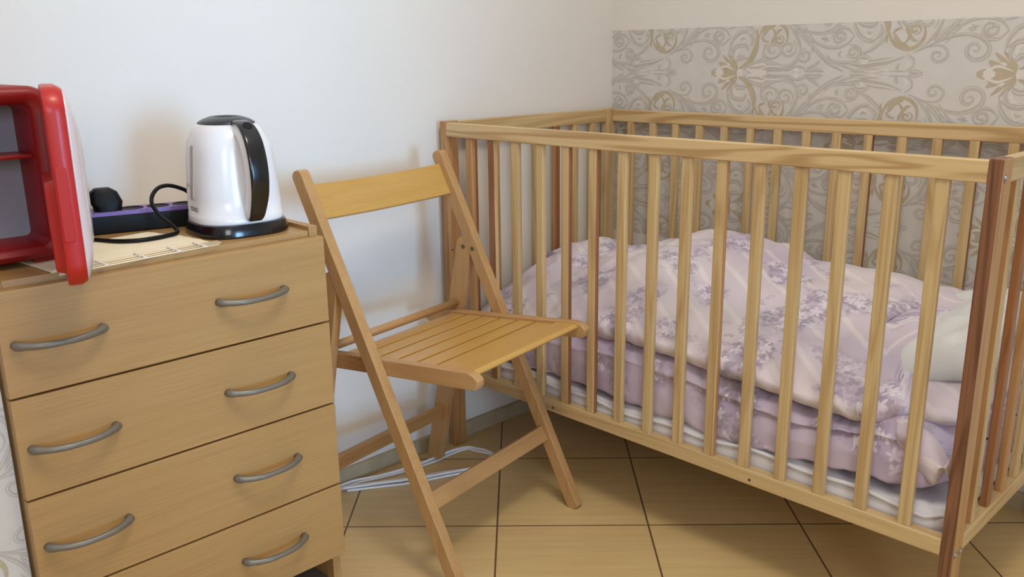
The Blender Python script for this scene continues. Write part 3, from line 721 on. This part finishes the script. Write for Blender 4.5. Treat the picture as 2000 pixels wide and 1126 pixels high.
# cord
cordp = [(.150, -.690, .012), (.140, -.692, .035), (.150, -.701, .056), (.150, -.716, .066), (.155, -.738, .073), (.165, -.759, .072), (.175, -.774, .063), (.185, -.781, .052), (.200, -.782, .041), (.210, -.776, .029), (.225, -.768, .017), (.243, -.768, .0085), (.254, -.787, .0072), (.260, -.815, .0072), (.258, -.840, .0072), (.235, -.865, .0068), (.19, -.885, .0062), (.15, -.905, .0050), (.12, -.94, .0045)]
bm = bmesh.new(); _ri = Matrix.Rotation(math.radians(5), 3, 'Z'); cc = catmull([_ri @ Vector((x-.262, y+.672, z)) for x, y, z in [(.188, -.676, .009), (.165, -.680, .012)]+cordp[1:]], 8)
tube(bm, cc, .0034, 12); build('cord', bm, BLACKM, kettle, smooth=True)

# ---------------------------------------------------------------- power strip with a plug
ps = thing('power_strip', 'long black and purple power strip lying along the wall on the chest of drawers', 'power strip', (.130, -.858, ZC), -math.atan2(.036, .144))
# local: y runs along the strip, x to the room; front bottom edge at x = 0
Ls0, Ls1, Wd, Hh = -.10, .190, .052, .037
box('housing', -Wd, 0, Ls0, Ls1, 0, Hh-.006, BLACKM, ps, bevel=.003)
bm = bmesh.new(); socks = [-.062, -.020, .022, .064, .106, .148]
# top plate with round wells: built as a rim of quads round each well
y_edges = [Ls0]+[(a+b)/2 for a, b in zip(socks, socks[1:])]+[Ls1]
for s, ya, yb in zip(socks, y_edges, y_edges[1:]):
    N_ = 32; cx = -Wd/2; R0 = .0178; ci = []; co = []; cb = []
    for k in range(N_):
        a = 2*math.pi*k/N_; c_, s_ = math.cos(a), math.sin(a)
        ci.append(bm.verts.new((cx+R0*c_, s+R0*s_, Hh))); cb.append(bm.verts.new((cx+R0*c_, s+R0*s_, Hh-.006)))
        tx = ((0-cx) if c_ > 0 else (cx+Wd))/max(1e-6, abs(c_)); ty = ((yb-s) if s_ > 0 else (s-ya))/max(1e-6, abs(s_)); tt = min(tx, ty)
        co.append(bm.verts.new((cx+tt*c_, s+tt*s_, Hh)))
    for k in range(N_):
        j = (k+1) % N_; bm.faces.new((ci[k], ci[j], co[j], co[k])); bm.faces.new((ci[k], cb[k], cb[j], ci[j]))
plate = build('top_plate', bm, PURPLE, ps); plate['label'] = 'purple top plate'
bm = bmesh.new(); 
for x0_, x1_, y0_, y1_ in ((-.0006, 0, Ls0, Ls1), (-Wd, -Wd+.0006, Ls0, Ls1)): bx(bm, x0_, x1_, y0_, y1_, Hh-.0065, Hh)
build('plate_edge', bm, PURPLE, ps)
for s in socks:
    bm = bmesh.new(); cx = -Wd/2; n_ = 32
    loft(bm, [[(cx+r*math.cos(2*math.pi*k/n_), s+r*math.sin(2*math.pi*k/n_), z) for k in range(n_)] for r, z in ((.0190, Hh-.0001), (.0182, Hh+.0007), (.0174, Hh-.0004), (.0168, Hh-.0058), (.002, Hh-.0058))])
    w = build('socket', bm, BLACKM, ps, smooth=True)
    bm = bmesh.new(); cyl(bm, (cx+.006, s, Hh-.0058), (0, 0, 1), .0023, .0052, 12); build('earth_pin', bm, STEEL, w, bevel=.0006)
pl = thing('mains_plug', 'chunky black mains plug pushed into the power strip beside the red mini fridge', 'plug', (0, 0, 0))
rot = Matrix.Rotation(-math.atan2(.036, .144), 3, 'Z'); pc = Vector((.130, -.858, ZC))+rot @ Vector((-Wd/2, .026, Hh-.004))
pl.scale = (1.3, 1.35, 1.15); pl.location = pc; pl.rotation_euler = (0, 0, math.radians(-14))
bm = bmesh.new()
loft(bm, [[(x*.0165, y*.0165, 0) for x, y in sup(0, 0, 1, 1, 3, 16)], [(x*.0165, y*.017, .010) for x, y in sup(0, 0, 1, 1, 3, 16)], [(x*.015, y*.019-.001, .016) for x, y in sup(0, 0, 1, 1, 4, 16)],
          [(x*.0125, y*.016-.003, .030) for x, y in sup(0, 0, 1, 1, 4, 16)], [(x*.009, y*.009-.004, .036) for x, y in sup(0, 0, 1, 1, 4, 16)]])
build('plug_body', bm, BLACKM, pl, bevel=.0008)
bm = bmesh.new(); tube(bm, catmull([(0, -.012, .026), (0, -.028, .026), (.002, -.045, .020), (.004, -.07, .016), (.01, -.10, .016)], 5), [.006]*4+[.0045]*5+[.0034]*12, 10)
build('flex', bm, BLACKM, pl, smooth=True)

# ---------------------------------------------------------------- bamboo mat
STRAW = wood('pale_straw', (240, 228, 200), (222, 206, 172), 1, ring=30, fine=400, contrast=.3, rough=.7, coat=0)
mat_o = thing('bamboo_mat', 'pale bamboo stick mat on the chest of drawers between red fridge and kettle', 'mat', (.366, -.748, ZC), math.atan2(.026, .25))
# local y runs along the sticks (towards -y), x into the chest (towards -x)
def edge(x):  # ragged right-hand end of the sheet
    return -.006+.006*noise2(x, 4, 60)-(.02*max(0, (-x-.12)/.07))
bm = bmesh.new(); n = 46; x0_, x1_ = -.036, -.190; rows = []
for i in range(n+1):
    x = x0_+(x1_-x0_)*i/n; ye = edge(x); rows.append([bm.verts.new((x, yy, .0030+.0003*(i % 2)+.0006*max(0, noise2(x, yy, 30)))) for yy in [ye-j*(.25+ye)/24 for j in range(25)]])
for A, B in zip(rows, rows[1:]):
    for j in range(24): bm.faces.new((A[j], A[j+1], B[j+1], B[j]))
sh = build('woven_sheet', bm, STRAW, mat_o)
so = sh.modifiers.new('solid', 'SOLIDIFY'); so.thickness = .0022; so.offset = -1
for k, (x, ye, ys) in enumerate(((-.0285, .006, -.252), (-.0165, .004, -.246), (-.0045, -.006, -.252))):
    bm = bmesh.new(); tube(bm, [Vector((x, ye, .0024)), Vector((x-.001, (ye+ys)/2, .0026)), Vector((x+.001, ys, .0024))], .0011, 8); build('bamboo_stick', bm, STRAW, mat_o, smooth=True)
THREAD = mat('white_thread', (236, 230, 224), .8)
for yy in (-.030, -.073, -.126, -.185, -.245):
    bm = bmesh.new(); tube(bm, [Vector((-.042, yy, .0040)), Vector((-.0285, yy+.002, .0042)), Vector((-.022, yy-.002, .0034)), Vector((-.0165, yy+.002, .0042)), Vector((-.010, yy-.002, .0034)), Vector((-.002, yy, .0034))], .0011, 6)
    tube(bm, [Vector((-.042, yy, .0036)), Vector((-.0285, yy-.002, .0042)), Vector((-.022, yy+.002, .0034)), Vector((-.0165, yy-.002, .0042)), Vector((-.010, yy+.002, .0034)), Vector((-.002, yy, .0030))], .0009, 6)
    build('thread', bm, THREAD, mat_o, smooth=True)

# ---------------------------------------------------------------- mini fridge
def rrect(y0, y1, z0, z1, r, n=14):
    out = []
    for cy_, cz_, a0 in ((y1-r, z1-r, 0), (y0+r, z1-r, 90), (y0+r, z0+r, 180), (y1-r, z0+r, 270)):
        for i in range(n+1):
            a = math.radians(a0+90*i/n); out.append((cy_+r*math.cos(a), cz_+r*math.sin(a)))
    return out
fr = thing('mini_fridge', 'small glossy red mini fridge with its door open on the chest of drawers', 'mini fridge', (.16, -1.05, ZC))
FX, FY0, FY1, FZ0, FZ1 = .30-.16, -1.150+1.05, -.946+1.05, .008, .954-ZC
def rr3(x, y0, y1, z0, z1, r): return [(x, a, b) for a, b in rrect(y0, y1, z0, z1, r)]
bm = bmesh.new()
oy0, oy1, oz0, oz1 = FY0+.024, -.977+1.05, .733-ZC, .929-ZC
loft(bm, [rr3(-.155, FY0+.012, FY1-.012, FZ0+.012, FZ1-.012, .022), rr3(-.145, FY0+.002, FY1-.002, FZ0+.002, FZ1-.002, .030), rr3(-.13, FY0, FY1, FZ0, FZ1, .032), rr3(FX-.012, FY0, FY1, FZ0, FZ1, .032),
          rr3(FX-.004, FY0+.003, FY1-.003, FZ0+.003, FZ1-.003, .030), rr3(FX, FY0+.010, FY1-.010, FZ0+.010, FZ1-.010, .024), rr3(FX-.004, oy0-.004, oy1+.004, oz0-.004, oz1+.004, .012),
          rr3(FX-.010, oy0, oy1, oz0, oz1, .009), rr3(FX-.085, oy0+.004, oy1-.001, oz0+.003, oz1-.003, .008)], True, False)
fb = build('cabinet', bm, RED, fr, smooth=True)
ea = fb.modifiers.new('e', 'EDGE_SPLIT'); ea.split_angle = math.radians(50)
bm = bmesh.new(); loft(bm, [rr3(FX-.088, oy0+.002, oy1, oz0+.001, oz1-.001, .008), rr3(FX-.0845, oy0+.004, oy1-.001, oz0+.003, oz1-.003, .008)]); build('liner', bm, LINER, fr)['label'] = 'grey back of the interior'
box('shelf', FX-.084, FX-.018, oy0+.002, oy1-.001, .855-ZC, .860-ZC, RED, fr, bevel=.001)
for fy in (FY0+.02, FY1-.052):
    for fx in (-.12, FX-.035): box('foot', fx, fx+.022, fy, fy+.03, 0, .012, RED, fr, bevel=.002)
# open door, swung round a vertical hinge at the right front corner
HX, HY = .304-.16, -.966+1.05
dm = bpy.data.objects.new('door_pivot_tmp', None)
DW, DZ0, DZ1, DTk = .176, -.001, .2525, .030
A_ = math.radians(-16); ca, sa = math.cos(A_), math.sin(A_)
def D(l, t, z): return (HX+l*ca-t*sa, HY+l*sa+t*ca, z)   # l out from the hinge, t through the door (outer face +)
def drr(t, l0, l1, z0, z1, r): return [D(a, t, b) for a, b in rrect(l0, l1, z0, z1, r)]
bm = bmesh.new()
loft(bm, [drr(.0, .006, DW-.004, DZ0+.006, DZ1-.006, .026), drr(.001, .002, DW-.001, DZ0+.001, DZ1-.001, .030), drr(.004, 0, DW, DZ0, DZ1, .032), drr(.017, 0, DW, DZ0, DZ1, .032), drr(.024, .003, DW-.003, DZ0+.004, DZ1-.004, .030), drr(.024, .03, DW-.03, DZ0+.03, DZ1-.03, .010)])
dr = build('door', bm, RED_D, fr, smooth=True); dr.modifiers.new('e', 'EDGE_SPLIT').split_angle = math.radians(50)
dr['label'] = 'open bright red door'
bm = bmesh.new()
loft(bm, [drr(-.011, .030, DW-.024, .022, .130, .010), drr(-.010, .026, DW-.021, .018, .134, .012), drr(.002, .020, DW-.018, .014, .138, .014)])
build('door_gasket', bm, RED_D, dr, smooth=True).modifiers.new('e', 'EDGE_SPLIT').split_angle = math.radians(40)
bm = bmesh.new()
loft(bm, [drr(.0235, .003, DW-.003, DZ0+.004, DZ1-.004, .030), drr(.027, .004, DW-.004, DZ0+.008, DZ1-.008, .030), drr(.033, .010, DW-.010, DZ0+.024, DZ1-.024, .028), drr(.038, .026, DW-.026, DZ0+.052, DZ1-.05, .022), drr(.041, .060, DW-.060, DZ0+.09, DZ1-.09, .012)])
cv = build('door_cover', bm, mat('clear_white_cover', (214, 204, 212), .12, coat=.6), dr, smooth=True); cv['label'] = 'glossy whitish outer cover'
# grip recess on the free edge
bm = bmesh.new()
zz0, zz1 = .765-ZC, .860-ZC
loft(bm, [[D(DW+.0004, a, b) for a, b in rrect(.003, .016, zz0, zz1, .004)], [D(DW+.0009, a, b) for a, b in rrect(.0035, .0155, zz0+.001, zz1-.001, .004)]])
build('grip_recess', bm, RED_D, dr)

# ---------------------------------------------------------------- white cable on the floor
bm = bmesh.new()
L1 = [(-.012, -.36), (-.008, -.300), (.014, -.241), (.030, -.163), (.034, -.10), (.034, -.05), (.043, .002), (.070, .022), (.098, .030), (.128, .022), (.146, -.004), (.147, -.045), (.137, -.085), (.116, -.120), (.095, -.170), (.070, -.222), (.03, -.29), (.00, -.345)]
for k in range(4):
    o1 = [(.0, .0, 0), (.0055, .0035, .0), (-.004, -.010, .0), (.002, -.004, .0052)][k]; jitter = [0, .002, .0035, .001][k]
    P = [(x+.012+o1[0]*(1.7 if i < 13 else 3.2)+jitter*math.sin(i*1.7+k), y+o1[1]*(1 if i % 3 else .3)+jitter*math.cos(i*2.1), .0032+o1[2]) for i, (x, y) in enumerate(L1)]
    tube(bm, catmull(P, 6), .0032, 8)
tag(build('extension_cable', bm, mat('white_cable', (238, 240, 246), .4), None, smooth=True), 'white looped cable lying on the floor tiles under the folding chair', 'cable')
